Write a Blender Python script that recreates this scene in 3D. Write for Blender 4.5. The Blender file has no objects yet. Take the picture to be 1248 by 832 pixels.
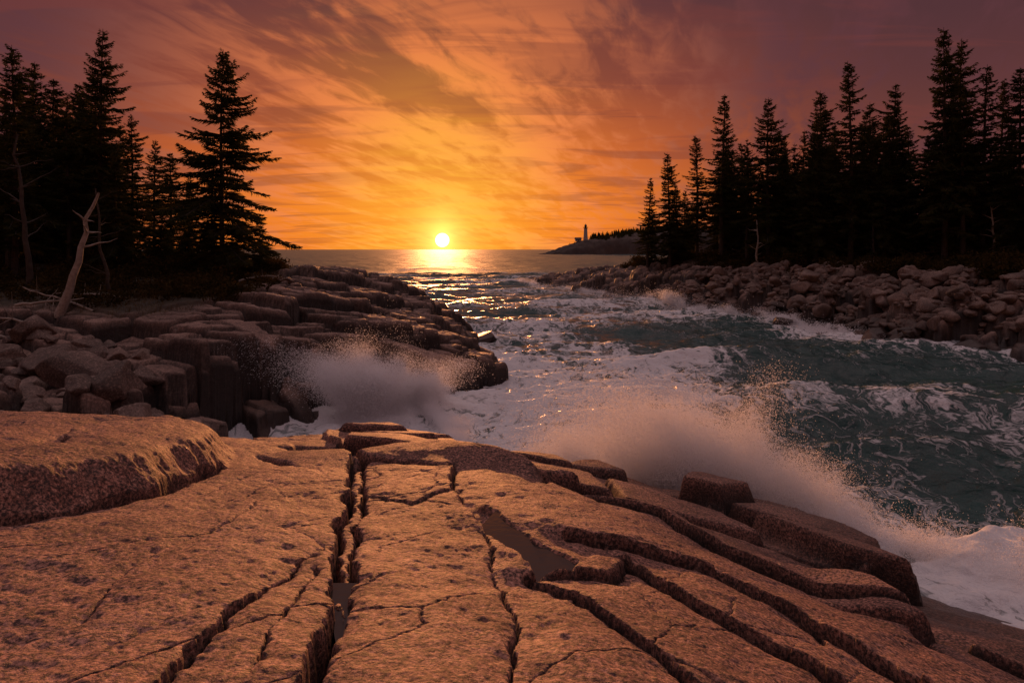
import bpy, math, time, numpy as np
from mathutils import Vector
scene=bpy.context.scene
col=scene.collection
T0=time.time()
# ------------------------------------------------------------------ numpy noise
def h2(ix,iy,seed):
    ix=ix.astype(np.int64).astype(np.uint32); iy=iy.astype(np.int64).astype(np.uint32)
    h=ix*np.uint32(374761393)+iy*np.uint32(668265263)+np.uint32((seed*2246822519)&0xffffffff)
    h=(h^(h>>np.uint32(13)))*np.uint32(1274126177); h=h^(h>>np.uint32(16))
    h=h*np.uint32(2654435761); h=h^(h>>np.uint32(15))
    return h.astype(np.float64)/4294967296.0
def vn(x,y,seed=0):
    ix=np.floor(x); iy=np.floor(y); fx=x-ix; fy=y-iy
    u=fx*fx*fx*(fx*(fx*6-15)+10); v=fy*fy*fy*(fy*(fy*6-15)+10)
    a=h2(ix,iy,seed); b=h2(ix+1,iy,seed); c=h2(ix,iy+1,seed); d=h2(ix+1,iy+1,seed)
    return (a+(b-a)*u+(c-a)*v+(a-b-c+d)*u*v)*2-1
def fbm(x,y,o=4,seed=0,g=.5):
    s=0;a=1
    for i in range(o):
        s=s+a*vn(x,y,seed+i*17); x=x*2.03+11.3; y=y*2.03+5.7; a*=g
    return s
def ss(a,b,x):
    t=np.clip((x-a)/(b-a),0,1); return t*t*(3-2*t)
def blocks(x,y,sx,sy,ang,seed,jit=.75):
    # jointed-rock cells: edge distance, 3 random numbers, local offset, cell centre (world)
    c,s=math.cos(ang),math.sin(ang)
    u=(x*c+y*s)/sx; v=(-x*s+y*c)/sy
    iu=np.floor(u); iv=np.floor(v)
    f1=np.full(u.shape,1e9); f2=np.full(u.shape,1e9)
    c1x=np.zeros_like(u);c1y=np.zeros_like(u);c2x=np.zeros_like(u);c2y=np.zeros_like(u)
    i1x=np.zeros_like(u);i1y=np.zeros_like(u)
    for dx in (-1,0,1):
        for dy in (-1,0,1):
            gx=iu+dx; gy=iv+dy
            px=gx+.5+jit*(h2(gx,gy,seed)-.5); py=gy+.5+jit*(h2(gx,gy,seed+5)-.5)
            d=(u-px)**2+(v-py)**2
            m=d<f1; m2=(~m)&(d<f2)
            f2=np.where(m,f1,np.where(m2,d,f2))
            c2x=np.where(m,c1x,np.where(m2,px,c2x)); c2y=np.where(m,c1y,np.where(m2,py,c2y))
            f1=np.where(m,d,f1); c1x=np.where(m,px,c1x); c1y=np.where(m,py,c1y)
            i1x=np.where(m,gx,i1x); i1y=np.where(m,gy,i1y)
    ed=(f2-f1)/(2*np.sqrt((c2x-c1x)**2+(c2y-c1y)**2)+1e-6)*min(sx,sy)
    U=c1x*sx; V=c1y*sy
    return ed,h2(i1x,i1y,seed+9),h2(i1x,i1y,seed+13),h2(i1x,i1y,seed+21),(u-c1x)*sx,(v-c1y)*sy,U*c-V*s,U*s+V*c
def poly_sd(x,y,P):
    P=np.array(P,float); n=len(P)
    d=np.full(x.shape,1e18); ins=np.zeros(x.shape,bool)
    for i in range(n):
        ax,ay=P[i]; bx,by=P[(i+1)%n]
        ex,ey=bx-ax,by-ay
        t=np.clip(((x-ax)*ex+(y-ay)*ey)/(ex*ex+ey*ey),0,1)
        d=np.minimum(d,(x-ax-t*ex)**2+(y-ay-t*ey)**2)
        c=((ay>y)!=(by>y))
        if abs(ey)>1e-9: ins^= c&(x<(y-ay)/ey*ex+ax)
    return np.where(ins,1,-1)*np.sqrt(d)
def line_info(x,y,P):
    d=np.full(x.shape,1e9); sg=np.zeros(x.shape)
    for i in range(len(P)-1):
        ax,ay=P[i][:2]; bx,by=P[i+1][:2]; ex,ey=bx-ax,by-ay; L=math.hypot(ex,ey)
        t=np.clip(((x-ax)*ex+(y-ay)*ey)/(L*L),0,1)
        dd=np.sqrt((x-ax-t*ex)**2+(y-ay-t*ey)**2)+1e-6
        sp=((x-ax)*ey-(y-ay)*ex)/L
        m=dd<d
        d=np.where(m,dd,d); sg=np.where(m,np.clip(sp/dd,-1,1),sg)
    return d,sg
# ------------------------------------------------------------------ mesh helpers
def make_mesh(name,V,F,mats=(),smooth=True,midx=None,attrs=None):
    me=bpy.data.meshes.new(name)
    V=np.ascontiguousarray(V,dtype=np.float32); F=np.ascontiguousarray(F,dtype=np.int32)
    k=F.shape[1]
    me.vertices.add(len(V)); me.vertices.foreach_set('co',V.ravel())
    me.loops.add(F.size); me.loops.foreach_set('vertex_index',F.ravel())
    me.polygons.add(len(F)); me.polygons.foreach_set('loop_start',np.arange(0,F.size,k,dtype=np.int32))
    me.polygons.foreach_set('loop_total',np.full(len(F),k,dtype=np.int32))
    for m in mats: me.materials.append(m)
    if midx is not None: me.polygons.foreach_set('material_index',np.ascontiguousarray(midx,dtype=np.int32))
    me.polygons.foreach_set('use_smooth',np.full(len(F),smooth,dtype=bool))
    if attrs:
        for k2,a in attrs.items():
            at=me.attributes.new(k2,'FLOAT','POINT'); at.data.foreach_set('value',np.ascontiguousarray(a,dtype=np.float32))
    me.update(calc_edges=True)
    return me
def add_obj(name,me,parent=None,loc=None):
    o=bpy.data.objects.new(name,me); col.objects.link(o)
    if parent: o.parent=parent
    if loc is not None: o.location=loc
    return o
def grid_faces(nr,nc):
    i=np.arange(nr*nc).reshape(nr,nc)
    return np.stack([i[:-1,:-1],i[:-1,1:],i[1:,1:],i[1:,:-1]],-1).reshape(-1,4)
def compact(V,F,attrs):
    used=np.zeros(len(V),bool); used[F.ravel()]=True
    mp=np.cumsum(used)-1
    return V[used],mp[F],{k:a[used] for k,a in attrs.items()}
# ------------------------------------------------------------------ node helper
class NT:
    def __init__(s,t): s.t=t; s.nodes=t.nodes; s.nodes.clear()
    def put(s,sock,v):
        if v is None: return
        if isinstance(v,bpy.types.NodeSocket): s.t.links.new(v,sock)
        else:
            if isinstance(v,(tuple,list)) and len(v)==3 and sock.type=='RGBA': v=(*v,1)
            sock.default_value=v
    def n(s,ty,ins=None,**p):
        n=s.nodes.new(ty)
        for k,v in p.items(): setattr(n,k,v)
        if ins:
            for k,v in ins.items(): s.put(n.inputs[k],v)
        return n
    def m(s,op,a,b=None,c=None,clamp=False):
        n=s.nodes.new('ShaderNodeMath'); n.operation=op; n.use_clamp=clamp
        s.put(n.inputs[0],a); s.put(n.inputs[1],b); s.put(n.inputs[2],c); return n.outputs[0]
    def vm(s,op,a,b=None):
        n=s.nodes.new('ShaderNodeVectorMath'); n.operation=op
        s.put(n.inputs[0],a); s.put(n.inputs[1],b); return n.outputs[0]
    def mix(s,f,a,b,blend='MIX'):
        n=s.nodes.new('ShaderNodeMix'); n.data_type='RGBA'; n.blend_type=blend
        s.put(n.inputs[0],f); s.put(n.inputs[6],a); s.put(n.inputs[7],b); return n.outputs[2]
    def ramp(s,f,stops,interp='LINEAR'):
        n=s.nodes.new('ShaderNodeValToRGB'); cr=n.color_ramp; cr.interpolation=interp
        while len(cr.elements)<len(stops): cr.elements.new(.5)
        for e,(p,c) in zip(cr.elements,stops):
            e.position=p; e.color=(*c,1) if isinstance(c,(tuple,list)) else (c,c,c,1)
        s.put(n.inputs[0],f); return n.outputs[0]
    def noise(s,v,sc,det=4,ro=.5,dist=0):
        n=s.n('ShaderNodeTexNoise',{'Vector':v,'Scale':sc,'Detail':det,'Roughness':ro,'Distortion':dist}); return n.outputs[0]
    def mr(s,v,a,b,c=0,d=1,smooth=True):
        n=s.n('ShaderNodeMapRange',{'Value':v,'From Min':a,'From Max':b,'To Min':c,'To Max':d})
        if smooth: n.interpolation_type='SMOOTHSTEP'
        return n.outputs[0]
def new_mat(name):
    m=bpy.data.materials.new(name); m.use_nodes=True; return m,NT(m.node_tree)
def finish(t,sh,sock=0): 
    o=t.n('ShaderNodeOutputMaterial'); t.t.links.new(sh,o.inputs[sock]); return o
# ------------------------------------------------------------------ materials
def rock_mat(name,cols,speck,scale=1.0,bump=.01,bump2=.003,wet=(.5,1.8),veg=False,rough=.66,grain=55,stain=.4):
    m,t=new_mat(name)
    pos=t.n('ShaderNodeNewGeometry').outputs['Position']
    big=t.noise(pos,.7*scale,4,.6)
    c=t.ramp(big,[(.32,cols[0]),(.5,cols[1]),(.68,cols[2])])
    fine=t.noise(pos,grain,3,.75)
    c=t.mix(t.mr(fine,.49,.57,0,speck),c,(.024,.016,.015))
    c=t.mix(t.mr(fine,.45,.37,0,speck*.7),c,tuple(min(1,x*2.0) for x in cols[2]))
    st=t.noise(pos,4.3*scale,7,.72,.5)
    c=t.mix(t.mr(st,.46,.70,0,stain),c,tuple(x*.35 for x in cols[0]))
    att=t.n('ShaderNodeAttribute',attribute_name='crack').outputs['Fac']
    c=t.mix(t.m('MULTIPLY',att,.94),c,(.008,.006,.005))
    z=t.n('ShaderNodeSeparateXYZ',{0:pos}).outputs[2]
    rg=t.m('ADD',rough-.12,t.m('MULTIPLY',st,.3))
    if wet:
        zz=t.m('ADD',z,t.m('MULTIPLY',t.m('SUBTRACT',big,.5),1.6))
        w=t.mr(zz,wet[0],wet[1],1,0)
        c=t.mix(t.m('MULTIPLY',w,.82),c,(.022,.014,.011))
        rg=t.m('SUBTRACT',rg,t.m('MULTIPLY',w,.36))
    if veg:
        va=t.n('ShaderNodeAttribute',attribute_name='veg').outputs['Fac']
        vc=t.ramp(t.noise(pos,2.2,4,.7),[(.3,(.016,.013,.007)),(.55,(.042,.028,.012)),(.75,(.08,.05,.02))])
        c=t.mix(va,c,vc)
    b1=t.noise(pos,5*scale,8,.72)
    hgt=t.m('ADD',t.m('MULTIPLY',b1,bump),t.m('MULTIPLY',fine,bump2))
    bp=t.n('ShaderNodeBump',{'Strength':1.0,'Distance':1.0,'Height':hgt})
    p=t.n('ShaderNodeBsdfPrincipled',{'Base Color':c,'Roughness':rg,'Normal':bp.outputs[0]})
    finish(t,p.outputs[0]); return m
M_fg=rock_mat('pink_granite',[(.19,.082,.060),(.33,.152,.108),(.46,.235,.17)],.9,1.0,.032,.018,grain=34,stain=.5)
M_rock=rock_mat('shore_granite',[(.16,.098,.076),(.30,.185,.142),(.43,.285,.225)],.4,.6,.07,.02,wet=(.25,1.15),veg=True,grain=18,stain=.5)
M_bould=rock_mat('boulder_granite',[(.08,.054,.043),(.17,.112,.088),(.33,.235,.19)],.4,.8,.05,.015,wet=(.3,1.3),grain=22,stain=.5)
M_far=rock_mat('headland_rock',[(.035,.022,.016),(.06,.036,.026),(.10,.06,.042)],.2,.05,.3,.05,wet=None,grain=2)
def simple(name,c1,c2,sc,rough=.8,bump=0):
    m,t=new_mat(name)
    pos=t.n('ShaderNodeTexCoord').outputs['Object']
    nz=t.noise(pos,sc,4,.6)
    c=t.ramp(nz,[(.3,c1),(.7,c2)])
    ins={'Base Color':c,'Roughness':rough}
    if bump: ins['Normal']=t.n('ShaderNodeBump',{'Strength':1.0,'Distance':bump,'Height':nz}).outputs[0]
    p=t.n('ShaderNodeBsdfPrincipled',ins); finish(t,p.outputs[0]); return m
M_bark=simple('spruce_bark',(.03,.022,.018),(.08,.058,.045),6,.9,.02)
M_dead=simple('bleached_wood',(.22,.18,.15),(.42,.36,.31),9,.8,.01)
def leafmat(name,c1,c2,sc=1.2):
    m,t=new_mat(name)
    pos=t.n('ShaderNodeNewGeometry').outputs['Position']
    c=t.ramp(t.noise(pos,sc,2,.6),[(.3,c1),(.7,c2)])
    a=t.n('ShaderNodeBsdfDiffuse',{'Color':c}); b=t.n('ShaderNodeBsdfTranslucent',{'Color':c})
    s=t.n('ShaderNodeMixShader',{0:.25,1:a.outputs[0],2:b.outputs[0]}); finish(t,s.outputs[0]); return m
M_needle=leafmat('spruce_needles',(.024,.029,.012),(.085,.080,.030))
M_bush=leafmat('undergrowth_leaves',(.018,.016,.007),(.09,.058,.020),2)
M_grass=leafmat('dry_grass',(.05,.034,.015),(.18,.115,.044),3)
m,t=new_mat('sea_spray')
a=t.n('ShaderNodeBsdfDiffuse',{'Color':(.96,.96,.97)}); b=t.n('ShaderNodeBsdfTranslucent',{'Color':(.96,.96,.97)})
s=t.n('ShaderNodeMixShader',{0:.5,1:a.outputs[0],2:b.outputs[0]}); finish(t,s.outputs[0]); M_spray=m
# sea water
m,t=new_mat('sea_water')
pos=t.n('ShaderNodeNewGeometry').outputs['Position']
fa=t.n('ShaderNodeAttribute',attribute_name='foam').outputs['Fac']
far=t.n('ShaderNodeAttribute',attribute_name='far').outputs['Fac']
warp=t.n('ShaderNodeTexNoise',{'Vector':pos,'Scale':.42,'Detail':4,'Roughness':.6})
wv=t.vm('ADD',pos,t.vm('MULTIPLY',warp.outputs[1],(3.8,3.8,0)))
def ridge(sc,det,w,asp):
    n=t.noise(t.vm('MULTIPLY',wv,asp),sc,det,.6)
    return t.m('SUBTRACT',1,t.m('MULTIPLY',t.m('ABSOLUTE',t.m('SUBTRACT',n,.5)),w),clamp=True)
r1=ridge(.75,3,9,(1.5,.7,0)); r2=ridge(2.3,3,8,(1.3,.9,0))
n1=t.noise(pos,1.8,6,.62,.3)
fine=t.noise(wv,8,4,.75)
lace=t.m('ADD',t.m('MULTIPLY',r1,.46),t.m('ADD',t.m('MULTIPLY',r2,.34),t.m('MULTIPLY',fine,.40)))
th=t.m('SUBTRACT',1.08,fa)
mask=t.m('DIVIDE',t.m('SUBTRACT',lace,th),.40,clamp=True)
n2=t.noise(pos,.35,4,.6)
hh=t.m('ADD',t.m('MULTIPLY',n1,.18),t.m('MULTIPLY',n2,.28))
hh=t.m('ADD',hh,t.m('ADD',t.m('MULTIPLY',mask,.03),t.m('MULTIPLY',fine,.012)))
bp=t.n('ShaderNodeBump',{'Strength':t.m('SUBTRACT',1,t.m('MULTIPLY',far,.45)),'Distance':1.0,'Height':hh})
wc=t.mix(n2,(.008,.034,.034),(.022,.10,.095))
w=t.n('ShaderNodeBsdfPrincipled',{'Base Color':wc,'Roughness':t.m('ADD',.13,t.m('MULTIPLY',far,.42)),'IOR':1.34,'Normal':bp.outputs[0]})
f=t.n('ShaderNodeBsdfDiffuse',{'Color':(.85,.86,.87),'Normal':bp.outputs[0]})
s=t.n('ShaderNodeMixShader',{0:t.m('MULTIPLY',mask,.96),1:w.outputs[0],2:f.outputs[0]}); finish(t,s.outputs[0]); M_sea=m
m,t=new_mat('pool_water')
pos=t.n('ShaderNodeNewGeometry').outputs['Position']
bp=t.n('ShaderNodeBump',{'Strength':.3,'Distance':.004,'Height':t.noise(pos,14,2)})
p=t.n('ShaderNodeBsdfPrincipled',{'Base Color':(.05,.04,.035),'Roughness':.04,'IOR':1.33,'Normal':bp.outputs[0]}); finish(t,p.outputs[0]); M_pool=m
# ------------------------------------------------------------------ foreground ledge
FG=[(-30,9.0),(-12,9.8),(-7.5,10.3),(-5.4,10.9),(-4.5,11.3),(-3.6,12.9),(-2.7,13.2),(-1.7,12.6),(-1.0,11.6),(0,11.4),(1,11.7),(2,12.3),(3.3,12.1),(4.6,10.8),(5.1,9.6),(5.5,8.6),(6.3,8.0),(7.6,7.2),(10,5.5),(13,1),(14,-16),(-30,-16)]
LB=[(-3.9,5.1),(-3.6,5.7),(-3.35,6.5),(-3.45,8.2),(-3.9,9.6),(-5.1,10.4),(-7,10.7),(-15,10.5),(-15,4.9)]
POOL=[(-.52,6.5),(-.30,5.75),(0.0,5.0),(.2,4.62),(.45,4.8),(.52,5.1),(.2,5.5),(-.15,6.2),(-.38,6.7)]
CR=[ # pts,width,depth,step
([(-2.25,9.6),(-2.1,9.0),(-1.56,6.53),(-1.25,4.87),(-1.02,3.9),(-.87,3.34),(-.82,2.85),(-.77,2.4),(-.5,.6)],.028,.30,.03),
([(-1.95,9.0),(-1.42,6.5),(-1.12,4.9),(-.92,3.9),(-.86,3.3)],.020,.25,-.02),
([(-.22,5.5),(-.07,4.23),(0,3.34),(.03,2.5),(.1,.5)],.009,.06,0),
([(-1.3,5.35),(-.82,5.48),(-.5,5.42),(-.22,5.5)],.008,.05,.015),
([(-1.35,6.53),(-.93,6.2),(-.6,6.76),(-.5,7.2)],.008,.04,-.01),
([(-.75,8.6),(-.58,7.0),(-.45,6.5)],.024,.15,.05),
([(.14,4.6),(.38,4.72),(.7,5.0),(.95,5.65)],.017,.10,-.04),
([(.17,4.6),(.54,3.9),(.85,3.1),(1.1,2.2),(1.3,.8)],.012,.08,-.03),
([(.93,5.7),(1.3,4.8),(1.69,4.2),(1.9,3.6),(2.2,2.4)],.015,.12,-.05),
([(.46,5.8),(1.0,5.95),(1.8,6.0),(2.16,5.35),(2.55,4.3),(2.9,3.0)],.015,.14,-.06),
([(-.24,8.2),(.66,7.2),(1.3,7.0),(2.28,7.4)],.018,.14,.05),
([(.6,9.1),(1.84,8.7),(2.5,7.5),(3.1,6.8),(3.8,6.4),(4.6,5.6),(5.2,4.2)],.025,.18,-.09),
([(-.5,9.6),(.6,9.1)],.022,.16,.05),
([(-3.1,4.1),(-3.1,5.1),(-2.85,6.5),(-2.9,7.6)],.012,.09,.05),
([(-4.3,4.3),(-3.9,5.0),(-3.62,5.6),(-3.38,6.4),(-3.48,8.2)],.04,.3,.0),
([(-2.4,2.6),(-2.06,3.3),(-2.26,4.05),(-2.2,4.75),(-1.8,5.1),(-1.28,4.8)],.010,.06,.02),
([(-3.2,3.2),(-2.6,3.3),(-2.06,3.34)],.009,.05,.02),
([(-2.4,2.2),(-1.8,2.85),(-1.65,3.23),(-1.45,3.73),(-1.28,4.8)],.010,.07,.025),
([(-1.45,1.6),(-1.38,2.53),(-1.4,3.12),(-1.42,3.9),(-1.33,4.5)],.011,.08,-.02),
([(-.95,1.8),(-1.02,2.53),(-1.14,3.34),(-1.23,4.3)],.009,.06,.015),
([(-3.0,7.0),(-2.3,6.75),(-1.67,7.0)],.010,.06,.03),
([(-3.7,2.6),(-3.2,3.2),(-3.05,4.2),(-2.6,5.2),(-2.35,6.0),(-1.75,6.3)],.010,.07,.03),
([(-2.85,8.6),(-2.4,8.3),(-2.0,8.5)],.014,.09,.03),
([(-1.6,8.1),(-1.1,7.9),(-.7,8.2)],.014,.09,.04),
([(-5.5,7.2),(-5.0,8.5),(-5.1,10)],.026,.18,.05),([(-5.6,5.0),(-5.2,6.4),(-5.5,7.2),(-7.5,7.6)],.024,.15,.05),([(-4.5,5.2),(-4.4,6.6),(-4.9,7.6),(-5.0,8.5)],.02,.12,.04),
([(2.55,4.3),(3.3,4.7),(3.9,5.2),(4.6,5.6)],.012,.09,.03),
([(1.3,7.0),(1.6,6.5),(1.8,6.0)],.011,.08,.02),
([(1.69,4.2),(2.1,4.6),(2.3,5.0)],.010,.06,.02),
([(.9,8.9),(1.0,8.0),(1.3,7.0)],.012,.08,.02),
]
def fg_base(x,y):
    xp=np.log1p(np.exp(np.clip(x*3,-30,30)))/3
    yc=np.maximum(y,1.2)
    b=3.85-.18*yc-.32*xp+.03*np.clip(-x-3,0,8)
    return b+.06*fbm(x*.4,y*.4,2,31)
def H_fg(x,y):
    wx=x+.035*fbm(x*2.2,y*2.2,5,3,.62); wy=y+.035*fbm(x*2.2+7,y*2.2,5,9,.62)
    b=fg_base(x,y)
    b=b+.016*fbm(x*2.4,y*2.4,5,33,.6)-.03*np.maximum(0,fbm(x*1.3,y*1.3,4,37,.6)-.45)
    crack=np.zeros_like(x)
    for P,w,dp,st in CR:
        d,sg=line_info(wx,wy,P)
        wv=w*(1+.6*vn(x*4,y*4,51))
        b=b-dp*np.exp(-(d/wv)**4)*.9-(.006+.06*dp)*np.exp(-d/.03)-.02*np.exp(-d/.25)+st*sg*np.exp(-d/.6)
        crack=np.maximum(crack,np.exp(-(d/(wv*1.2))**2))
    # short hairline fractures
    e3,_,_,u3,_,_,_,_=blocks(wx,wy,1.5,.75,.95,333,.9)
    hl=np.exp(-(e3/.006)**2)*(u3>.45)*ss(-.2,.3,vn(x*.9,y*.9,336))
    b=b-.025*hl; crack=np.maximum(crack,.7*hl)
    bx=x+.05*fbm(x*1.1,y*1.1,4,61); by=y+.05*fbm(x*1.1+4,y*1.1,4,63)
    ed,r1,r2,r3,lx,ly,cx,cy=blocks(bx,by,1.9,.8,-.50,71)
    far=np.maximum(ss(8.3,9.2,y),ss(2.8,3.6,x)*ss(5.0,6.5,y))
    far=far*(1-ss(-3.0,-3.6,x))
    cb=fg_base(cx,cy)-b
    blk=.55*cb+(r1-.5)*.34+(r2-.5)*.16*lx+(r3-.5)*.25*ly-.28*np.exp(-(ed/.03)**2)-.03*np.exp(-ed/.06)
    b=b+far*blk
    crack=np.maximum(crack,far*np.exp(-(ed/.035)**2))
    for P,hh in (([(2.6,10.6),(3.4,9.7),(4.3,8.2),(5.0,8.2),(5.2,9.2),(4.5,10.7),(3.2,11.6)],.34),([(-3.5,12.6),(-3.1,11.3),(-1.5,9.6),(-.9,9.9),(-1.2,11.4),(-2.2,12.9)],.12)):
        sd=poly_sd(wx,wy,P); b=b+hh*ss(-.02,.07,sd)
    sl=poly_sd(wx,wy,LB); b=b+.42*(ss(-.03,.35,sl)*.6+.4*np.sqrt(ss(-.03,.9,sl)))
    sd=poly_sd(cx,cy,FG)*.55+poly_sd(x,y,FG)*.45+(r1-.5)*.6+.05*fbm(x*1.5,y*1.5,3,81)
    edge=ss(.12,-.45,sd)
    b=b-edge*(1.3+.9*r2)-1.6*ss(-.5,-1.6,sd)
    sp=poly_sd(wx,wy,POOL); k=ss(-.01,.07,sp)
    b=b*(1-k)+k*(2.56+.02*fbm(x*5,y*5,3,91))
    return b,crack
ys=np.concatenate([np.linspace(-15,.5,40),np.geomspace(.6,1.9,90),np.geomspace(1.905,15.5,900)])
us=np.linspace(-1.5,1.25,1180)
Wd=np.where(ys>.6,ys+.8,1.4+(.6-ys)*1.2)
X=us[None,:]*Wd[:,None]; Y=np.repeat(ys[:,None],len(us),1)
Z,C=H_fg(X,Y)
V=np.stack([X,Y,Z],-1).reshape(-1,3); F=grid_faces(*X.shape)
F=F[(V[F][:,:,2].max(1)>-.6)]
V,F,at=compact(V,F,{'crack':C.ravel()})
add_obj('granite_ledge',make_mesh('granite_ledge',V,F,[M_fg],True,None,at))
def flat_poly(name,P,z,mat):
    V=[(a,b,z) for a,b in P]; me=bpy.data.meshes.new(name); me.from_pydata(V,[],[list(range(len(V)))]); me.materials.append(mat); add_obj(name,me)
flat_poly('tide_pool',[(a*1.0,b) for a,b in POOL if b<6.4],2.63,M_pool)
flat_poly('tide_pool',[(-1.12,4.1),(-.80,3.2),(-.72,3.2),(-.9,4.1)],3.0,M_pool)
# ------------------------------------------------------------------ left headland
LS=[(-.35,25.6),(-1.0,23.4),(-2.6,21.9),(-5.0,20.6),(-7.0,17.8),(-8.2,14.5),(-8.5,11.5),(-9,7),(-60,0),(-200,0),(-260,200),(-90,200),(-60,140),(-30,85),(-18,52),(-12.5,44.5),(-6,42.5),(-2.2,40),(-1.8,36),(-2.2,33),(-.8,30.0)]
def ls_smooth(x,y,r1=.5):
    sd=poly_sd(x,y,LS)
    P=np.minimum(1.15+.27*(-x-.5),3.35)+np.clip(.1*(y-24),-.6,.75)*np.clip((-x-4)/6,0,1)
    P=np.maximum(P+.25*np.clip((-x-14)/8,0,1),.9)
    s2=sd+(r1-.5)*1.1
    rub=ss(-9,-13,x)*ss(24,19,y)
    rise=(1-np.exp(-np.maximum(s2,0)/1.1))*(1-rub)+rub*(1-np.exp(-np.maximum(s2,0)/6))
    return P*rise,s2,sd,P
def H_ls(x,y):
    bx=x+.06*fbm(x*.8,y*.8,5,161,.6); by=y+.06*fbm(x*.8+4,y*.8,5,163,.6)
    ed,r1,r2,r3,lx,ly,cx,cy=blocks(bx,by,2.7,1.2,-.55,171,.5)
    ed2,q1,q2,q3,mx,my,ex,ey=blocks(bx,by,1.25,.62,-.55,177,.5)
    h0,s2,sd,P=ls_smooth(x,y,r1)
    hc,_,_,_=ls_smooth(cx,cy,r1); he,_,_,_=ls_smooth(ex,ey,r1)
    veg=ss(.0,1.0,ss(2.2,3.6,P)*2.2*ss(-9.5,-11.5,x+.8*fbm(x*.4,y*.4,3,5))*ss(20.5,25,y+.6*fbm(x*.4,y*.4,3,8))+ss(5,9,sd)*ss(30,33,y)*ss(-11,-13,x))
    amp=(1-.9*veg)
    j2=(q3>.35)
    h=h0+amp*(.52*(hc-h0)+.42*(he-h0)*j2)
    h=h+amp*((r1-.5)*.36+(r2-.35)*.10*lx+(r3-.72)*.20*ly)+amp*j2*((q1-.5)*.18+(q2-.5)*.06*mx+(q3-.7)*.10*my)
    cr=np.maximum(np.exp(-(ed/.06)**2),.85*np.exp(-(ed2/.035)**2)*j2)
    h=h-amp*(.26*np.exp(-(ed/.04)**2)+.08*np.exp(-(ed2/.025)**2)*j2)
    h=h+.022*fbm(x*2.2,y*2.2,5,190,.65)
    h=h-3.2*ss(.1,-1.2,s2)
    return h,np.clip(cr*amp,0,1),veg
def land_grid(name,xs,ys,fn,mat):
    X,Y=np.meshgrid(xs,ys); Z,C,G=fn(X,Y)
    V=np.stack([X,Y,Z],-1).reshape(-1,3); F=grid_faces(*X.shape)
    F=F[(V[F][:,:,2].max(1)>-.6)]
    V,F,at=compact(V,F,{'crack':C.ravel(),'veg':G.ravel()})
    return add_obj(name,make_mesh(name,V,F,[mat],True,None,at))
land_grid('rocky_headland',np.concatenate([-np.geomspace(260,28,60),np.arange(-27.9,.8,.04)]),np.concatenate([np.linspace(0,12,40),np.arange(12.05,29,.04),np.arange(29.1,46,.10),np.geomspace(47,200,50)]),H_ls,M_rock)
# ------------------------------------------------------------------ right shore
RS=[(1.5,103),(4.5,88),(8.5,76),(11,68),(14.5,58),(16.6,52),(19.6,43),(22.8,32),(26,23),(34,13),(60,0),(300,-10),(400,300),(60,170),(20,125),(6,114)]
def rs_smooth(x,y,r1,q1):
    sd=poly_sd(x,y,RS); s2=sd+(r1-.5)*2.0+(q1-.5)*.7
    P=np.interp(y,[0,40,60,80,95,105],[4.4,4.3,4.3,4.0,2.6,1.4])
    return P*(1-np.exp(-np.maximum(s2,0)/4.6)),s2,sd
def H_rs(x,y):
    bx=x+.15*fbm(x*.5,y*.5,4,261); by=y+.15*fbm(x*.5+4,y*.5,4,263)
    ed,r1,r2,r3,lx,ly,cx,cy=blocks(bx,by,3.4,1.5,.75,271,.65)
    ed2,q1,q2,q3,mx,my,ex,ey=blocks(bx,by,1.2,.7,.6,277,.75)
    h0,s2,sd=rs_smooth(x,y,r1,q1); hc,_,_=rs_smooth(cx,cy,r1,q1); he,_,_=rs_smooth(ex,ey,r1,q1)
    veg=ss(6.0,8.5,sd+1.2*fbm(x*.2,y*.2,3,3))
    amp=1-.9*veg
    h=h0+amp*(.5*(hc-h0)+.4*(he-h0))
    h=h+amp*((r1-.5)*.5+(r2-.5)*.16*lx+(r3-.5)*.16*ly+(q1-.5)*.28+(q2-.5)*.25*mx+(q3-.5)*.25*my)
    h=h-amp*(.35*np.exp(-(ed/.12)**2)+.2*np.exp(-(ed2/.08)**2))
    h=h+.06*fbm(x*1.2,y*1.2,4,290,.6)+veg*.3*fbm(x*.25,y*.25,3,292)
    cr=np.maximum(np.exp(-(ed/.14)**2),.8*np.exp(-(ed2/.10)**2))
    h=h-3*ss(.2,-2,s2)
    return h,np.clip(cr*amp,0,1),veg
land_grid('rocky_shore',np.concatenate([np.arange(-1,44,.11),np.geomspace(44.5,400,60)]),np.concatenate([np.linspace(-10,21,30),np.arange(21.5,70,.12),np.arange(70.2,125,.3),np.geomspace(127,300,30)]),H_rs,M_rock)
def hz(fn,x,y): 
    return float(fn(np.array([[float(x)]]),np.array([[float(y)]]))[0][0,0])
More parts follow.
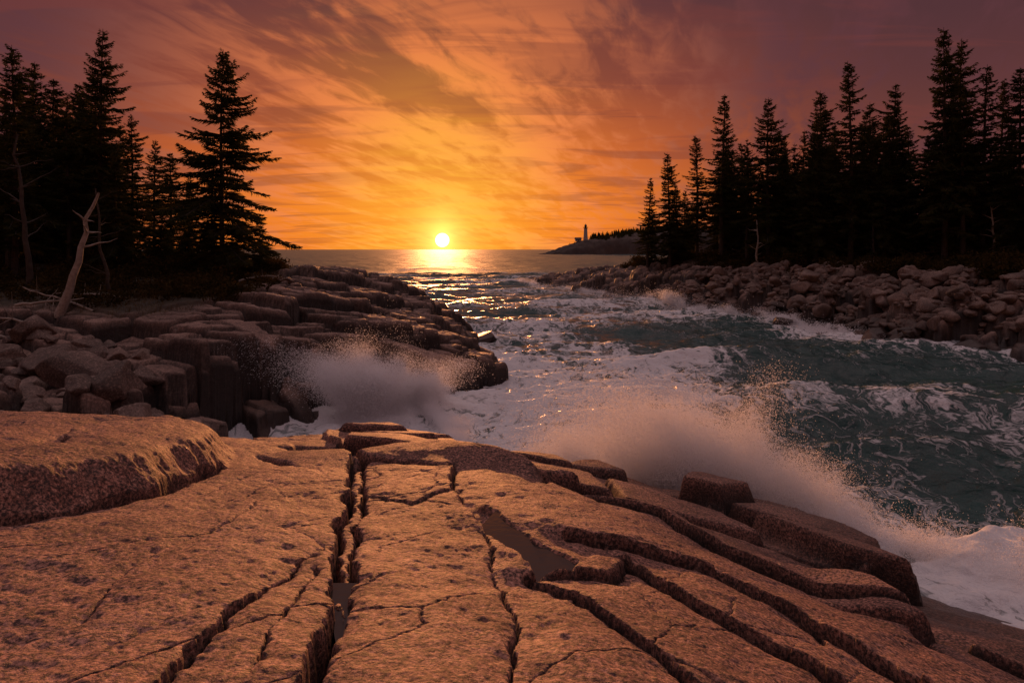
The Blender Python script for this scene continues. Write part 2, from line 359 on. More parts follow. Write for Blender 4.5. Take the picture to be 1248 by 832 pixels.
# ------------------------------------------------------------------ boulders
def icos(sub):
    import bmesh
    bm=bmesh.new(); bmesh.ops.create_icosphere(bm,subdivisions=sub,radius=1)
    V=np.array([v.co[:] for v in bm.verts]); F=np.array([[v.index for v in f.verts] for f in bm.faces]); bm.free(); return V,F
ICO={k:icos(k) for k in (3,4,5)}
def boulder(r,seed,c,lod=4):
    rg=np.random.default_rng(seed); v=ICO[lod][0].copy()
    for i in range(16):
        n=rg.normal(size=3); n/=np.linalg.norm(n); d=rg.uniform(.50,.86)
        e=np.maximum(0,v@n-d); v-=e[:,None]*n
    v+=(.012*np.sin(v[:,[1,2,0]]*9+rg.uniform(0,6,3)))
    v*=np.array([rg.uniform(1.0,1.7),rg.uniform(.85,1.2),rg.uniform(.65,.95)])
    a=rg.uniform(0,6.28); b=rg.uniform(-.4,.4)
    R=np.array([[math.cos(a),-math.sin(a),0],[math.sin(a),math.cos(a),0],[0,0,1]])@np.array([[1,0,0],[0,math.cos(b),-math.sin(b)],[0,math.sin(b),math.cos(b)]])
    return (v*r)@R.T+np.array(c),ICO[lod][1]
def boulder_pile(name,items,lod):
    Vs=[];Fs=[];o=0
    for i,(x,y,z,r) in enumerate(items):
        v,f=boulder(r,1000+i+len(items),(x,y,z),lod); Vs.append(v); Fs.append(f+o); o+=len(v)
    V=np.concatenate(Vs)
    return add_obj(name,make_mesh(name,V,np.concatenate(Fs),[M_bould],True,None,{'crack':np.zeros(len(V))}))
def scatter(fn,n,xr,yr,cond,rad,seed):
    rg=np.random.default_rng(seed); x=rg.uniform(*xr,n*20); y=rg.uniform(*yr,n*20)
    k=cond(x,y); x=x[k][:n]; y=y[k][:n]; h=fn(x[None,:],y[None,:])[0][0]
    r=rad(rg,len(x),x,y); return [(x[i],y[i],h[i]+r[i]*.15,r[i]) for i in range(len(x))]
it=scatter(H_ls,330,(-19,-6.5),(11.5,20.5),lambda x,y:(poly_sd(x,y,LS)>-.8)&(x<-6.9-.7*(y-14))&(poly_sd(x,y,FG)<-.3),lambda g,n,x,y:g.uniform(.14,.38,n)*np.where(g.random(n)<.2,2.0,1),5)
boulder_pile('boulder_rubble',it,4)
it=scatter(H_rs,2900,(13,44),(24,66),lambda x,y:(poly_sd(x,y,RS)>-1.0)&(poly_sd(x,y,RS)<8.0)&(vn(x*.3,y*.3,4)>-.45)&(y<62),lambda g,n,x,y:g.uniform(.10,.36,n)*np.where(g.random(n)<.12,2.0,1),6)
boulder_pile('boulder_rubble',it,3)
def single_boulder(x,y,z,r,seed):
    v,f=boulder(r,seed,(0,0,0),5); add_obj('boulder',make_mesh('boulder',v,f,[M_bould],True,None,{'crack':np.zeros(len(v))}),None,(x,y,z))
single_boulder(-12.5,20.2,hz(H_ls,-12.5,20.2)+.25,.42,3)
single_boulder(35.0,49.0,hz(H_rs,35,49)+.3,.8,8)
single_boulder(31.5,51.0,hz(H_rs,31.5,51)+.2,.6,9)
single_boulder(27.0,52.5,hz(H_rs,27,52.5)+.2,.5,10)
single_boulder(-9.0,27.5,hz(H_ls,-9,27.5)+.2,.35,11)
for (x,y,r,sd_) in ((.3,13.0,.8,21),(-.8,13.2,.6,22),(-3.0,15.0,.5,24),(24.5,30.2,.7,25),(21.0,36.5,.7,26),(20.4,38,.9,27),(17.8,45,.8,28),(22.6,29,.5,29),(-1.4,36.5,.8,30),(22.2,33,.6,32),(19.5,37,.5,33),(23.2,30,.5,34),(-1.0,38.4,.6,35)):
    single_boulder(x,y,.1,r,sd_)
# ------------------------------------------------------------------ sea
lsn=np.linspace(-100,100,1000)*math.pi/180
rs=np.concatenate([np.geomspace(5,140,820),np.geomspace(141,40000,150)])
Rr=np.repeat(rs[:,None],len(lsn),1); Th=np.repeat(lsn[None,:],len(rs),0)
X=Rr*np.sin(Th); Y=Rr*np.cos(Th)
rw=np.random.default_rng(12)
Z=np.zeros_like(X)
for i in range(26):
    lam=.9*1.17**i
    if lam>30: break
    ang=-math.pi/2+rw.normal(0,.55)
    k=2*math.pi/lam; ph=rw.uniform(0,6.28)
    A=.0145*lam**.85
    wv=.8*fbm(X/lam*.35,Y/lam*.35,2,400+i)
    s_=np.sin(k*(X*math.cos(ang)+Y*math.sin(ang))+ph+wv*3)
    Z+=A*(1-np.abs(s_)*1.3+.2*s_)*np.exp(-(Rr/(lam*60))**2)
Z+=.09*fbm(X*.9,Y*.9,5,430,.6)*np.exp(-(Rr/70)**2)
near=np.exp(-(Rr/150)**2)
dF=-poly_sd(X,Y,FG); dL=-poly_sd(X,Y,LS); dR=-poly_sd(X,Y,RS)
SL=[(-2.0,15.0,.7),(-.6,14.3,.9),(0.7,13.7,1.2),(1.9,13.3,1.7),(2.9,13.1,2.4),(3.9,12.7,2.8),(4.8,12.0,2.2),(5.6,11.0,1.7),(6.3,10.0,1.5),(7.2,9.2,1.4),(8.5,8.3,1.3)]
dS,_=line_info(X,Y,SL)
Z+=.22*np.exp(-(dS/1.3)**2)*(1+.4*fbm(X*.8,Y*.8,3,440))
rt_=ss(3,9,X-.12*(Y-20))
foam=.25-.05*rt_+.32*fbm(X*.16,Y*.10,3,450)
foam=foam+.42*np.exp(-np.maximum(dF,0)/2.6)+.6*np.exp(-np.maximum(dL,0)/1.6)+.62*np.exp(-np.maximum(dR,0)/1.9)
foam=foam+.46*np.exp(-((X-0.8)/4.2)**2-((Y-19)/7)**2)+.32*np.exp(-((X-3-.08*(Y-30))/5)**2-((Y-45)/22)**2)
foam=foam+.34*np.exp(-(dS/1.8)**2)
foam=foam+(.8-.2*rt_)*np.clip((Z-.26),0,.4)*near
foam=np.where(Rr>170,foam*.3,foam)
foam=np.clip(foam,0,1.05)
far=ss(10,150,Rr)
Z-=.18
V=np.stack([X,Y,Z],-1).reshape(-1,3); F=grid_faces(*X.shape)
add_obj('sea',make_mesh('sea',V,F[:,::-1],[M_sea],True,None,{'foam':foam.ravel(),'far':far.ravel()}))
# ------------------------------------------------------------------ spray droplets
def droplets(name,parts):
    P=np.concatenate([p[0] for p in parts]).astype(np.float32); D=np.concatenate([p[1] for p in parts]).astype(np.float32); S=np.concatenate([p[2] for p in parts]).astype(np.float32)
    k=P[:,2]>-.1; P=P[k];D=D[k];S=S[k]
    n=len(P); rg=np.random.default_rng(3)
    D=D/(np.linalg.norm(D,axis=1)[:,None]+1e-6)
    a=rg.normal(size=(n,3)).astype(np.float32); a-=D*np.sum(a*D,1)[:,None]; a/=np.linalg.norm(a,axis=1)[:,None]; b=np.cross(D,a)
    S=S[:,None]
    v=np.stack([P-D*S*2.1,P+a*S+b*S*.35,P+D*S*2.1,P-a*S+b*S*.35],1)
    V=v.reshape(-1,3); F=np.arange(n*4).reshape(-1,4)
    return add_obj(name,make_mesh(name,V,F,[M_spray],False))
def jets(line,N,J,lean,seed,spread=.05,size=.0040,fan=.2,amax=.75):
    rg=np.random.default_rng(seed); L=np.array(line,float)
    tj=np.sort(rg.uniform(0,len(L)-1,J)); ij=np.minimum(tj.astype(int),len(L)-2); fj=(tj-ij)[:,None]
    O=L[ij]*(1-fj)+L[ij+1]*fj
    # billows: neighbouring jets share a height envelope
    env=.72+.28*vn(tj*1.7,tj*0,seed+3)+.18*vn(tj*5,tj*0,seed+4)
    Hj=O[:,2]*env*rg.uniform(.75,1.1,J); vz=np.sqrt(2*9.8*np.maximum(Hj,.05))
    dirj=np.stack([lean[0]+.5*fan*vn(tj*2.3,tj*0,seed+8)+rg.normal(0,fan*.6,J),lean[1]+rg.normal(0,.10,J),np.ones(J)],1)
    wj=Hj**1.2*rg.uniform(.4,1.5,J); wj/=wj.sum()
    j=rg.choice(J,N,p=wj)
    sp=rg.beta(2.6,1.2,N)
    nz=np.clip(rg.normal(0,1,(N,3)),-2.0,2.0)
    v=dirj[j]*(vz[j]*sp)[:,None]+nz*(vz[j]*spread)[:,None]*np.array([1,1,.3])
    T=2*np.abs(v[:,2])/9.8; a=T*rg.beta(1.3,1.5,N)*amax
    p=np.zeros((N,3)); p[:,:2]=O[j,:2]; p[:,:2]+=np.clip(rg.normal(0,.10,(N,2)),-.25,.25)
    p+=v*a[:,None]; p[:,2]-=4.9*a*a
    vel=v.copy(); vel[:,2]-=9.8*a
    return p,vel,size*np.exp(rg.normal(0,.25,N))
def base_mist(line,N,w,hs,seed,size=.0042):
    rg=np.random.default_rng(seed); L=np.array(line,float)
    t=rg.uniform(0,len(L)-1,N); i=np.minimum(t.astype(int),len(L)-2); f=(t-i)[:,None]
    O=L[i]*(1-f)+L[i+1]*f
    p=O.copy(); lump=.6+.7*(vn(t*2.2,t*0,seed)+1)/2+.25*vn(t*7,t*0,seed+1)
    p[:,:2]+=rg.normal(0,w,(N,2)); p[:,2]=rg.exponential(hs,N)*O[:,2]*lump
    return p,rg.normal(0,1,(N,3)),size*np.exp(rg.normal(0,.25,N))
B1=[(2.9,13.0,2.5),(3.7,12.8,3.3),(4.7,12.1,2.6)]
droplets('wave_spray',[jets(SL,1350000,260,(-.16,-.08),1,.05),base_mist(SL,520000,.28,.12,2),jets(B1,560000,70,(-.20,-.05),5,.04,.0042,.28),jets([(a,b+.4,c*.55) for a,b,c in SL],160000,120,(-.2,.05),4,.08)])
S2=[(-4.6,19.6,2.2),(-3.9,19.9,2.9),(-3.1,20.4,2.5),(-2.4,20.9,1.3)]
droplets('wave_spray',[jets(S2,760000,90,(-.12,-.12),11,.045,.0056,.34,.7),base_mist(S2,200000,.35,.14,12,.0056),jets([(-2.4,20.2,.9),(-1.4,18.2,.6),(-1.4,15.8,.6)],160000,60,(-.1,0),13,.08,.005,.25)])
S3=[(21,37,.6),(19.2,43,.9),(15.8,52.5,1.2),(13.6,58.5,1.6),(10.4,68,1.5),(8,76,1.2),(4,88,1.4),(1.2,102,1.6)]
droplets('wave_spray',[jets(S3,60000,90,(-.1,-.1),21,.12,.015),base_mist(S3,60000,.8,.15,22,.016)])
# ------------------------------------------------------------------ spruces
def spruce_mesh(seed,width=.17,start=.1,dens=1.0,h=12.0,open_=0.0):
    rg=np.random.default_rng(seed)
    V=[];F=[]
    n=7; rings=14; lean=rg.normal(0,.012,2)
    def axis(t): return np.array([lean[0]*h*t+.06*math.sin(t*5+seed),lean[1]*h*t+.06*math.cos(t*4+seed),h*t])
    for i in range(rings+1):
        t=i/rings; c=axis(t); r=h*.0125*(1-t)**.9+.010
        if i==0: r*=1.4
        for k in range(n):
            a=2*math.pi*k/n; V.append(c+np.array([math.cos(a)*r,math.sin(a)*r,-.5 if i==0 else 0]))
    for i in range(rings):
        for k in range(n): F.append([i*n+k,i*n+(k+1)%n,(i+1)*n+(k+1)%n,(i+1)*n+k])
    V=np.array(V); F=np.array(F); VV=[V];FF=[F];MM=[np.zeros(len(F),int)]; off=len(V)
    t=start; quads=[]; bq=[]
    sect=rg.uniform(0,6.28); Z3=np.array([0,0,1.])
    while t<.985:
        dz=.023*(1.1-.5*t)/dens*rg.uniform(.6,1.5)
        nb=rg.integers(4,7)
        a0=rg.uniform(0,6.28)
        env=(1-t)**.82*(.55+.45*min(1,(t-start)/.15+.3))
        whl=rg.uniform(.65,1.25)
        for b in range(nb):
            if rg.random()<.12+open_: continue
            a=a0+2*math.pi*b/nb+rg.normal(0,.25)
            L=h*width*env*whl*rg.uniform(.5,1.25)*(1+.22*math.cos(a-sect+t*9))+.10
            c=axis(min(t+rg.normal(0,.005),.99))
            d=np.array([math.cos(a),math.sin(a),0]); sd=np.array([-math.sin(a),math.cos(a),0])
            up=.55*(t-.35)+rg.normal(0,.09); droop=.38*(1-t)+.08
            def pt(s):
                s=np.asarray(s,float)[...,None]
                return c+d*L*s*(1-.06*s)+Z3*L*(up*s-droop*s*s+.22*s**3.5)
            m=4; pp=pt(np.linspace(0,1,m+1)); rr=.010+.011*L*(1-np.linspace(0,1,m+1))
            for ax_ in (Z3,sd):
                o=ax_*rr[:,None]
                bq.append(np.stack([pp[:-1]-o[:-1],pp[:-1]+o[:-1],pp[1:]+o[1:],pp[1:]-o[1:]],1))
            ns=max(3,int(L/.055))
            s=.08+.92*(np.arange(ns)+rg.random(ns))/ns
            s=np.repeat(s,2); sg=np.tile([-1.,1.],ns); k=len(s)
            p=pt(s); tl=np.minimum((.13+.30*L*np.maximum(1-s,0)**.8)*rg.uniform(.6,1.25,k),.7)
            ang=rg.uniform(.5,1.2,k)*sg
            td=d*np.cos(ang)[:,None]+sd*np.sin(ang)[:,None]
            e=p+td*tl[:,None]+Z3*(rg.uniform(-.55,.08,k)*tl)[:,None]
            w=rg.uniform(.020,.042,k)[:,None]
            flat=(rg.random(k)<.45)[:,None]
            nrm=np.where(flat,Z3,np.cross(td,Z3))
            mid=(p+e)/2+Z3*(.05*tl)[:,None]
            quads.append(np.stack([p-nrm*w*.5,mid-nrm*w*1.2,e,mid+nrm*w*1.2],1))
            kk=rg.random(k)<.35; p=p[kk]; k2=len(p)
            if k2:
                e=p+np.stack([rg.normal(0,.05,k2),rg.normal(0,.05,k2),-rg.uniform(.08,.26,k2)],1); mid=(p+e)/2
                quads.append(np.stack([p,mid+sd*.03,e,mid-sd*.03],1))
            p0=pt(.93);p1=pt(1.0)
            quads.append(np.stack([p0,p1+sd*.03,p1+d*.12,p1-sd*.03])[None])
        t+=dz
    for q,mi in ((bq,0),(quads,1)):
        A=np.concatenate(q).reshape(-1,3); f=np.arange(len(A)).reshape(-1,4)+off; off+=len(A)
        VV.append(A);FF.append(f);MM.append(np.full(len(f),mi))
    tw=[]
    for i in range(34):
        tt=rg.uniform(.04,start+.05); c=axis(tt); a=rg.uniform(0,6.28); L=rg.uniform(.3,1.3)
        d=np.array([math.cos(a),math.sin(a),rg.uniform(-.35,.1)]); e=c+d*L; z_=np.array([0,0,.012])
        tw.append([c-z_,c+z_,e+z_*.3,e-z_*.3])
    A=np.array(tw).reshape(-1,3); f=np.arange(len(A)).reshape(-1,4)+off
    VV.append(A);FF.append(f);MM.append(np.zeros(len(f),int))
    return make_mesh('spruce_%d'%seed,np.concatenate(VV),np.concatenate(FF),[M_bark,M_needle],False,np.concatenate(MM))
VAR=[spruce_mesh(1,.42,.05,1.05,12,.10),spruce_mesh(2,.22,.14,1,12,.06),spruce_mesh(3,.19,.2,.95,12,.06),spruce_mesh(4,.26,.12,.95,12,.12),spruce_mesh(5,.17,.16,1,12,.02),spruce_mesh(6,.27,.05,1,12,.05),spruce_mesh(7,.23,.3,.9,12,.14)]
rt=np.random.default_rng(44)
def tree(x,y,h,fn,v=None,top=None):
    z=hz(fn,x,y)-.1
    if top is not None: h=top-z
    v=rt.integers(1,7) if v is None else v
    o=add_obj('spruce_tree',VAR[v],None,(x,y,z)); s=h/12.0; w=s*rt.uniform(.92,1.2)
    if h<8: w*=1.1
    o.scale=(w,w,s); o.rotation_euler=(rt.normal(0,.012),rt.normal(0,.012),rt.uniform(0,6.28))
for x,y,top,v in [(-12.8,30,13.8,0),(-18.7,31,15.0,3),(-20.4,28,13.4,1),(-22.4,33,13.3,5),(-23.1,36,13.4,2),(-18.4,33,11.5,1),(-19.9,38,11.1,3),(-21,42,11,5),(-23.3,40,12.4,2),(-25.3,36,14.9,1),(-24,30,13.6,3),(-17.3,36.5,7.3,5),(-16.2,31.5,7.0,4),(-14.6,32.5,6.0,5),(-11.6,31.5,6.6,5),(-21.8,29.6,12,6),(-15.9,33.5,8.6,1),(-17.5,40,9.4,4),(-19.5,30,11.8,6),(-17.2,29.5,9.5,5),(-13.6,31,8.2,5)]:
    tree(x,y,None,H_ls,v,top)
for i in range(52):
    y=rt.uniform(33,60); x=-rt.uniform(.56,1.05)*y-1; tree(x,y,rt.uniform(6.5,10.5)*(.8+y/140),H_ls)
for x,y,top,v in [(14.9,75,12.9,2),(16.6,72,15.2,1),(19.6,72,17,4),(20.9,68,20.3,2),(23.6,70,16,3),(23.3,62,18.8,3),(26.3,66,16,1),(27.1,60,19,1),(30.3,64,16.8,5),(27.3,55,20.2,4),(30.5,58,17.6,3),(31.2,56,18.6,1),(35.2,60,16,2),(31.6,50,21.3,1),(34.2,52,21,3),(34.3,50,18.6,2),(37.1,52,18,4),(35.9,48,17.8,5),(36.5,46,19.5,1),(18,74,12,5),(22,71,13,5),(25,66,13,5),(28.8,57.5,13,3),(33,54,14,5),(29,62,14,1),(24.6,63.5,11,5),(17.3,73,9.5,5),(15.8,77,9.8,3),(28.6,54,15.5,6),(25.2,61,14.5,6),(32.6,49.5,17,6),(30,54,16,3),(22.4,65,15.6,6)]:
    tree(x,y,None,H_rs,v,top)
for i in range(95):
    y=rt.uniform(52,105); x=y*rt.uniform(.30,.95)
    if poly_sd(np.array([x]),np.array([y]),RS)[0]<9 or x/y<.2+max(0,(y-80))*.004: continue
    tree(x,y,rt.uniform(9,13.5)*(.75+y/250),H_rs)
for i in range(24):
    y=rt.uniform(80,130); x=y*rt.uniform(.24,.5); tree(x,y,rt.uniform(8,12),H_rs)
# ------------------------------------------------------------------ undergrowth
def clumps(name,items,per,mat,leaf=.06,seed=1):
    rg=np.random.default_rng(seed); out=[]
    for (x,y,z,r,hh) in items:
        n=int(per*r*r*(.5+hh)); d=rg.normal(size=(n,3)); d/=np.linalg.norm(d,axis=1)[:,None]; d[:,2]=np.abs(d[:,2])
        q=rg.uniform(.45,1.0,n)[:,None]*(1+.25*np.sin(d[:,[0]]*6+x)*np.cos(d[:,[1]]*7+y))
        p=np.array([x,y,z])+d*q*np.array([r,r,hh])
        a=rg.normal(size=(n,3)); a/=np.linalg.norm(a,axis=1)[:,None]; b=np.cross(a,rg.normal(size=(n,3))); b/=np.linalg.norm(b,axis=1)[:,None]
        s=(leaf*rg.uniform(.6,1.6,n))[:,None]
        out.append(np.stack([p-a*s,p+b*s*.5,p+a*s,p-b*s*.5],1))
    A=np.concatenate(out).reshape(-1,3); f=np.arange(len(A)).reshape(-1,4)
    add_obj(name,make_mesh(name,A,f,[mat],False))
ru=np.random.default_rng(9)
y=ru.uniform(23,40,420); x=-ru.uniform(.34,.95,420)*y; hv=H_ls(x[None],y[None]); k=hv[2][0]>.6; zz=hv[0][0]
its=[(x[i],y[i],zz[i]-.1,r,r*ru.uniform(.5,1.1)) for i in range(420) if k[i] for r in [ru.uniform(.35,.9)]]
clumps('undergrowth',its,900,M_bush,.05,2)
y=ru.uniform(38,85,1100); x=y*ru.uniform(.16,.85,1100); hv=H_rs(x[None],y[None]); zz=hv[0][0]; d=poly_sd(x,y,RS)
its=[(x[i],y[i],zz[i]-.1,r,r*ru.uniform(.5,1.1)) for i in range(1100) if 7<d[i]<16 for r in [ru.uniform(.5,1.5)]]
clumps('undergrowth',its,380,M_bush,.09,3)
ng=26000; gx=ru.uniform(-22,-8.5,ng); gy=ru.uniform(17,31,ng)
hv=H_ls(gx[None],gy[None]); k=(hv[2][0]>.35)&(vn(gx*.9,gy*.9,77)>-.25); gx=gx[k];gy=gy[k];gz=hv[0][0][k]; n=len(gx)
a=ru.uniform(0,6.28,n); L=ru.uniform(.08,.3,n); bx_=np.stack([np.cos(a),np.sin(a),0*a],1)*.008
P=np.stack([gx,gy,gz-.03],1); tip=P+np.stack([ru.normal(0,.35,n)*L,ru.normal(0,.35,n)*L,L],1)
A=np.stack([P-bx_,P+bx_,tip],1).reshape(-1,3); add_obj('dry_grass',make_mesh('dry_grass',A,np.arange(len(A)).reshape(-1,3),[M_grass],False))
# ------------------------------------------------------------------ dead trees / driftwood
def tube(path,r0,r1,n=8):
    path=np.array(path,float); V=[];F=[]
    for i,p in enumerate(path):
        tg=path[min(i+1,len(path)-1)]-path[max(i-1,0)]; tg/=np.linalg.norm(tg)
        u=np.cross(tg,[.3,.9,.1]); u/=np.linalg.norm(u); w=np.cross(tg,u); r=r0+(r1-r0)*i/(len(path)-1)
        for k in range(n): 
            a=2*math.pi*k/n; V.append(p+(u*math.cos(a)+w*math.sin(a))*r*(1+.12*math.sin(3*a+i)))
    for i in range(len(path)-1):
        for k in range(n): F.append([i*n+k,i*n+(k+1)%n,(i+1)*n+(k+1)%n,(i+1)*n+k])
    return np.array(V),np.array(F)
def snag(name,base,top,r,nb,seed,bend=.15,mat=M_dead):
    rg=np.random.default_rng(seed); base=np.array(base,float); top=np.array(top,float); L=np.linalg.norm(top-base)
    bn=rg.normal(0,1,3)*bend*L*.4
    P=[base+(top-base)*t+bn*math.sin(t*math.pi)*.5+rg.normal(0,.01*L,3) for t in np.linspace(0,1,10)]
    VV=[];FF=[];o=0
    v,f=tube(P,r,r*.25); VV.append(v);FF.append(f);o=len(v)
    ax=(top-base)/L
    for i in range(nb):
        t=rg.uniform(.25,.97); p=P[int(t*9)]; d=rg.normal(size=3); d-=ax*(d@ax); d/=np.linalg.norm(d); d=d+ax*rg.uniform(-.1,.7)
        l=L*rg.uniform(.12,.4)*(1.1-t*.6); q=[p+d*l*s+np.array([0,0,rg.normal(0,.05)*l*s]) for s in np.linspace(0,1,5)]
        v,f=tube(q,r*.28,r*.05,5); VV.append(v);FF.append(f+o);o+=len(v)
    add_obj(name,make_mesh(name,np.concatenate(VV),np.concatenate(FF),[mat]))
zb=hz(H_ls,-14.5,22)
snag('dead_tree',(-14.6,22,zb-.1),(-13.5,22.2,6.85),.15,5,1,.10)
snag('dead_tree',(-17.6,25,hz(H_ls,-17.6,25)-.1),(-18.3,25.2,9.2),.12,14,2,.05,M_bark)
snag('dead_tree',(-14.4,24.5,hz(H_ls,-14.4,24.5)-.1),(-14.9,24.5,7.2),.07,9,5,.08,M_bark)
snag('dead_tree',(21.6,61,hz(H_rs,21.6,61)-.1),(21.9,61,7.6),.14,10,3,.06)
snag('dead_tree',(34.0,48.0,hz(H_rs,34,48)-.1),(33.7,48,8.2),.12,10,7,.06)
snag('dead_tree',(28.2,53,hz(H_rs,28.2,53)-.1),(28,53,6.8),.10,8,8,.06,M_bark)
for i,(x,y,dx,dy,l) in enumerate([(-14.5,21,-2.6,.4,2.8),(-15,20.3,-2.2,-.5,2.4),(-13.8,22.5,-3,.8,3),(-16,22,1.8,.6,2),(-10.8,27,1.6,.3,1.6),(-13.5,23.5,-1.8,-.6,2)]):
    z0=hz(H_ls,x,y); z1=hz(H_ls,x+dx,y+dy); snag('fallen_branch',(x,y,z0+.1),(x+dx,y+dy,z1+.35),.05,9,30+i,.12)
# ------------------------------------------------------------------ distant headland, lighthouse
HP=[(24,700),(48,692),(80,690),(120,684),(300,640),(600,600),(900,900),(300,960),(120,800),(60,740)]
def H_hd(x,y):
    sd=poly_sd(x,y,HP)+3*fbm(x*.06,y*.06,3,500)
    rd=np.interp(x,[22,35,50,77,110,160,400],[1,4,9,15,19,24,30])
    h=rd*(1-np.exp(-np.maximum(sd,0)/8))+1.2*fbm(x*.09,y*.09,4,503)*ss(0,6,sd)-3*ss(1,-4,sd)
    return h,0*h,ss(3,9,sd)
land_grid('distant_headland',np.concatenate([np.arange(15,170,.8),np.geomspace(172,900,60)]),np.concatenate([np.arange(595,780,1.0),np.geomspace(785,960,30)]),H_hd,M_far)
rf=np.random.default_rng(77)
VB=[]
fx=rf.uniform(84,190,420); fy=rf.uniform(702,770,420); q=rf.random(420)<.25; fx[q]=rf.uniform(40,84,q.sum())
fz=H_hd(fx[None],fy[None])[0][0]; fd=poly_sd(fx,fy,HP)
for i in range(420):
    x,y,z=fx[i],fy[i],fz[i]-.3
    if fd[i]<10 or abs(x-77)<6: continue
    h=rf.uniform(4,8.5) if x>84 else rf.uniform(1,2.6); w=h*.24
    n=9; lv=7
    for l in range(lv):
        t0=.08+.9*l/lv; zc=z+h*t0; zt=z+h*min(1,t0+.3); r=w*(1-t0)*1.1
        for k in range(n):
            a0=2*math.pi*(k+rf.random()*.6)/n; a1=a0+2*math.pi/n*.9; rr=r*rf.uniform(.6,1.25)
            VB+= [(x+math.cos(a0)*rr,y+math.sin(a0)*rr,zc),(x+math.cos(a1)*rr,y+math.sin(a1)*rr,zc-h*.03),(x,y,zt)]
VB=np.array(VB); add_obj('distant_spruce_forest',make_mesh('distant_spruce_forest',VB,np.arange(len(VB)).reshape(-1,3),[M_needle],False))
M_white=simple('white_paint',(.42,.38,.36),(.55,.5,.48),.6,.6)
M_black=simple('dark_iron',(.02,.02,.02),(.04,.035,.03),1,.5)
M_roof=simple('slate_roof',(.05,.04,.04),(.09,.07,.06),1,.7)
lx,ly=77.0,714.0; lz=hz(H_hd,lx,ly)-.5
lh=bpy.data.objects.new('lighthouse',None); col.objects.link(lh); lh.location=(lx,ly,lz)
def lathe(name,prof,mat,n=24,parent=lh):
    V=[];F=[]
    for r,z in prof:
        for k in range(n): a=2*math.pi*k/n; V.append((r*math.cos(a),r*math.sin(a),z))
    for i in range(len(prof)-1):
        for k in range(n): F.append([i*n+k,i*n+(k+1)%n,(i+1)*n+(k+1)%n,(i+1)*n+k])
    return add_obj(name,make_mesh(name,V,F,[mat],False),parent)
lathe('tower',[(2.5,0),(2.3,2),(1.95,7),(1.75,11),(1.65,12.6),(0,12.61)],M_white)
lathe('gallery_deck',[(1.64,12.3),(2.5,12.7),(2.55,12.95),(0,12.96)],M_black)
lathe('gallery_rail',[(2.45,13.9),(2.52,13.9),(2.52,14.02),(2.45,14.02),(2.45,13.9)],M_black)
for k in range(12):
    a=2*math.pi*k/12; o=lathe('rail_post_%d'%k,[(.05,12.96),(.05,13.9)],M_black,6); o.location=(2.48*math.cos(a),2.48*math.sin(a),0)
lathe('lantern_room',[(1.2,12.97),(1.2,15.2)],M_black,8)
lathe('dome',[(1.5,15.2),(1.35,15.7),(.8,16.4),(.2,16.8),(.12,17.6),(0,17.7)],M_black)
def house(name,x,y,w,d,h,rh):
    z=hz(H_hd,x,y)-.3; e=bpy.data.objects.new(name,None); col.objects.link(e); e.location=(x,y,z)
    V=[(-w,-d,0),(w,-d,0),(w,d,0),(-w,d,0),(-w,-d,h),(w,-d,h),(w,d,h),(-w,d,h),(-w,0,h+rh),(w,0,h+rh)]
    me=bpy.data.meshes.new('walls'); me.from_pydata(V,[],[(0,1,5,4),(2,3,7,6),(1,2,6,9,5),(3,0,4,8,7)]); me.materials.append(M_white); add_obj('walls',me,e)
    R=[(-w-.3,-d-.4,h-.2),(w+.3,-d-.4,h-.2),(w+.3,0,h+rh+.1),(-w-.3,0,h+rh+.1),(w+.3,d+.4,h-.2),(-w-.3,d+.4,h-.2)]
    me=bpy.data.meshes.new('roof'); me.from_pydata(R,[],[(0,1,2,3),(3,2,4,5)]); me.materials.append(M_roof); add_obj('roof',me,e)
    for i,(a,b,ww,hh) in enumerate([(-w*.5,1.2,.45,.9),(w*.5,1.2,.45,.9),(0,0.1,.5,2.1)]):
        me=bpy.data.meshes.new('p'); me.from_pydata([(a-ww,-d-.03,b),(a+ww,-d-.03,b),(a+ww,-d-.03,b+hh),(a-ww,-d-.03,b+hh)],[],[(0,1,2,3)]); me.materials.append(M_black); add_obj('door' if i==2 else 'window_%d'%(i+1),me,e)
house('keepers_house',69,713,3.2,2.4,2.4,1.8)
# ------------------------------------------------------------------ world sky
SUN_AZ=math.radians(-5.83); SUN_EL=math.radians(.78)
W=bpy.data.worlds.new('World'); scene.world=W; W.use_nodes=True
t=NT(W.node_tree)
d=t.n('ShaderNodeTexCoord').outputs['Generated']
d=t.vm('NORMALIZE',d)
sp=t.n('ShaderNodeSeparateXYZ',{0:d}); x,y,z=sp.outputs
sx,sy,sz=math.sin(SUN_AZ)*math.cos(SUN_EL),math.cos(SUN_AZ)*math.cos(SUN_EL),math.sin(SUN_EL)
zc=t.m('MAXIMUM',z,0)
base=t.ramp(zc,[(0,(.84,.18,.018)),(.05,(.90,.205,.020)),(.13,(.66,.13,.024)),(.22,(.33,.068,.034)),(.34,(.10,.034,.040)),(.50,(.30,.165,.165)),(.75,(.46,.31,.31)),(1,(.46,.335,.345))])  # upper stops, overhead and out of view, brightened as added soft fill light
dx=t.m('SUBTRACT',x,sx)
side=t.mr(t.m('ABSOLUTE',dx),.15,.62,0,1)
lowm=t.mr(z,.28,.5,1,0)
base=t.mix(t.m('MULTIPLY',t.m('MULTIPLY',side,.84),lowm),base,(.062,.027,.036))
inv=t.m('DIVIDE',1,t.m('ADD',zc,.13))
pv_=t.n('ShaderNodeCombineXYZ',{0:t.m('MULTIPLY',x,inv),1:t.m('MULTIPLY',y,inv),2:0}).outputs[0]
rot=t.n('ShaderNodeVectorRotate',{'Vector':pv_,'Angle':.35}); rot.rotation_type='Z_AXIS'
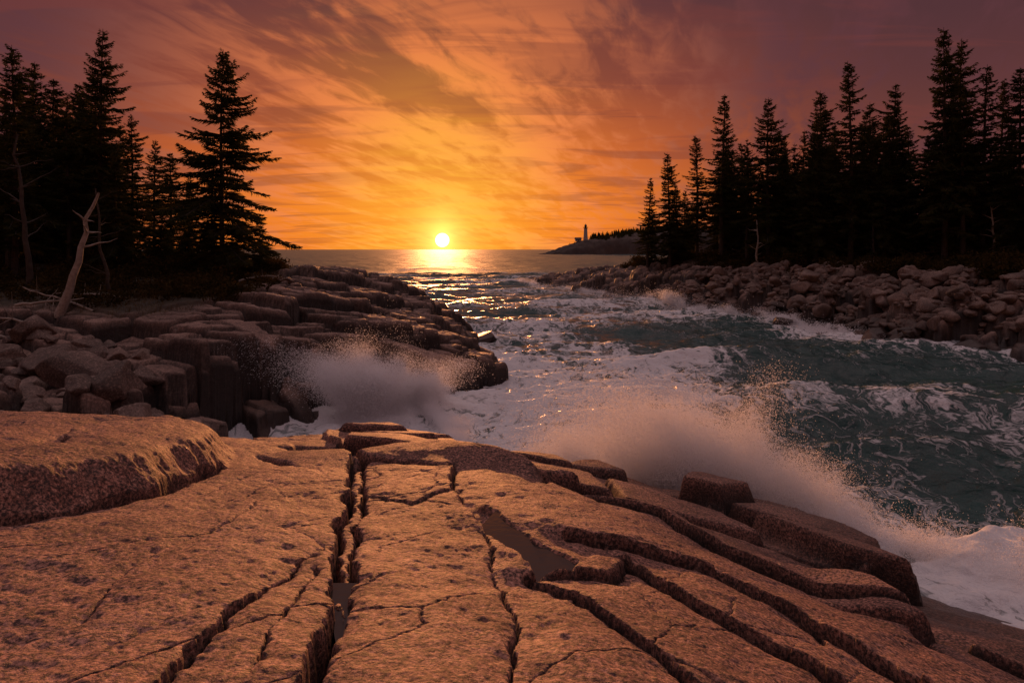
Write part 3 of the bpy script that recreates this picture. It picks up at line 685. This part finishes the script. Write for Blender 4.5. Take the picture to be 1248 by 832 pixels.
big=t.noise(t.vm('MULTIPLY',rot.outputs[0],(1.7,.40,1)),1.2,4,.55,.5)
fi=t.noise(t.vm('MULTIPLY',rot.outputs[0],(4.0,1.3,1)),2.6,5,.58,.5)
wis=t.noise(t.vm('MULTIPLY',pv_,(.6,2.0,1)),1.6,4,.56,.7)
cm=t.m('ADD',t.m('MULTIPLY',big,.60),t.m('MULTIPLY',fi,.40))
cl=t.mr(cm,.43,.575)
gd=t.m('SQRT',t.m('ADD',t.m('POWER',t.m('MULTIPLY',dx,1.0),2),t.m('POWER',t.m('MULTIPLY',t.m('SUBTRACT',z,sz),.8),2)))
lit=t.mr(gd,.08,.52,1,0)
ccol=t.mix(lit,(.11,.036,.044),(1.05,.26,.075))
ccol=t.mix(t.mr(gd,.0,.22,1,0),ccol,(1.1,.48,.07))
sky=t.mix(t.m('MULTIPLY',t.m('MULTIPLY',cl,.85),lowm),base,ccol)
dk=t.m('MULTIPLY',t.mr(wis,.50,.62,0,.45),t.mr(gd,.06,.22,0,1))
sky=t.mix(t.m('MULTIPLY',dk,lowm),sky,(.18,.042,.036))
g1=t.m('POWER',2.718,t.m('MULTIPLY',t.m('POWER',t.m('DIVIDE',gd,.135),1.5),-1))
gl=t.m('MULTIPLY',g1,t.mr(wis,.35,.62,.98,.60))
sky=t.mix(gl,sky,(1.0,.46,.035))
g2=t.m('MULTIPLY',t.m('POWER',2.718,t.m('MULTIPLY',t.m('DIVIDE',gd,.020),-1)),1.1)
sky=t.vm('ADD',sky,t.vm('MULTIPLY',(1.2,.95,.25),t.n('ShaderNodeCombineXYZ',{0:g2,1:g2,2:g2}).outputs[0]))
dt=t.n('ShaderNodeVectorMath',{0:d,1:(sx,sy,sz)},operation='DOT_PRODUCT').outputs['Value']
disc=t.mr(dt,math.cos(math.radians(.62)),math.cos(math.radians(.50)),0,1)
sky=t.mix(disc,sky,(6,4.8,2.2))
# the sky away from the sunset is darker and cooler
bk=t.mr(y,-.6,.5,0,1)
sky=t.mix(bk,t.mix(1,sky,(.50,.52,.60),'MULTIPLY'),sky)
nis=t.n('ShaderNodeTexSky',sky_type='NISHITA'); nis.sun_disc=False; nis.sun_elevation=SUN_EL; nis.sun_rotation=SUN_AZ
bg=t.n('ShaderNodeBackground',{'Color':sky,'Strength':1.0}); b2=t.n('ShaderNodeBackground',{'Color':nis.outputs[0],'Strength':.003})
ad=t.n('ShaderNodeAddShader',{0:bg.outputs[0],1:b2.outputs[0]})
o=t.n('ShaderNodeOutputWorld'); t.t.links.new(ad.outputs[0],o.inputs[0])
W.cycles.sampling_method='MANUAL'; W.cycles.sample_map_resolution=512
sl=bpy.data.lights.new('sun','SUN'); sl.energy=2.5; sl.angle=math.radians(2.0); sl.color=(1,.36,.12)
so=bpy.data.objects.new('sun',sl); col.objects.link(so)
el=math.radians(6.2); dv=Vector((math.sin(SUN_AZ)*math.cos(el),math.cos(SUN_AZ)*math.cos(el),math.sin(el)))
so.rotation_euler=dv.to_track_quat('Z','Y').to_euler(); so.location=(-10,60,30)
cam=bpy.data.cameras.new('camera'); cam.lens=24; cam.sensor_width=36; cam.shift_y=-112/1248; cam.clip_end=90000; cam.clip_start=.05
co=bpy.data.objects.new('camera',cam); col.objects.link(co); co.location=(0,0,5); co.rotation_euler=(math.radians(90),0,0); scene.camera=co
scene.view_settings.view_transform='Standard'; scene.view_settings.look='None'; scene.view_settings.exposure=0
print('done',time.time()-T0)
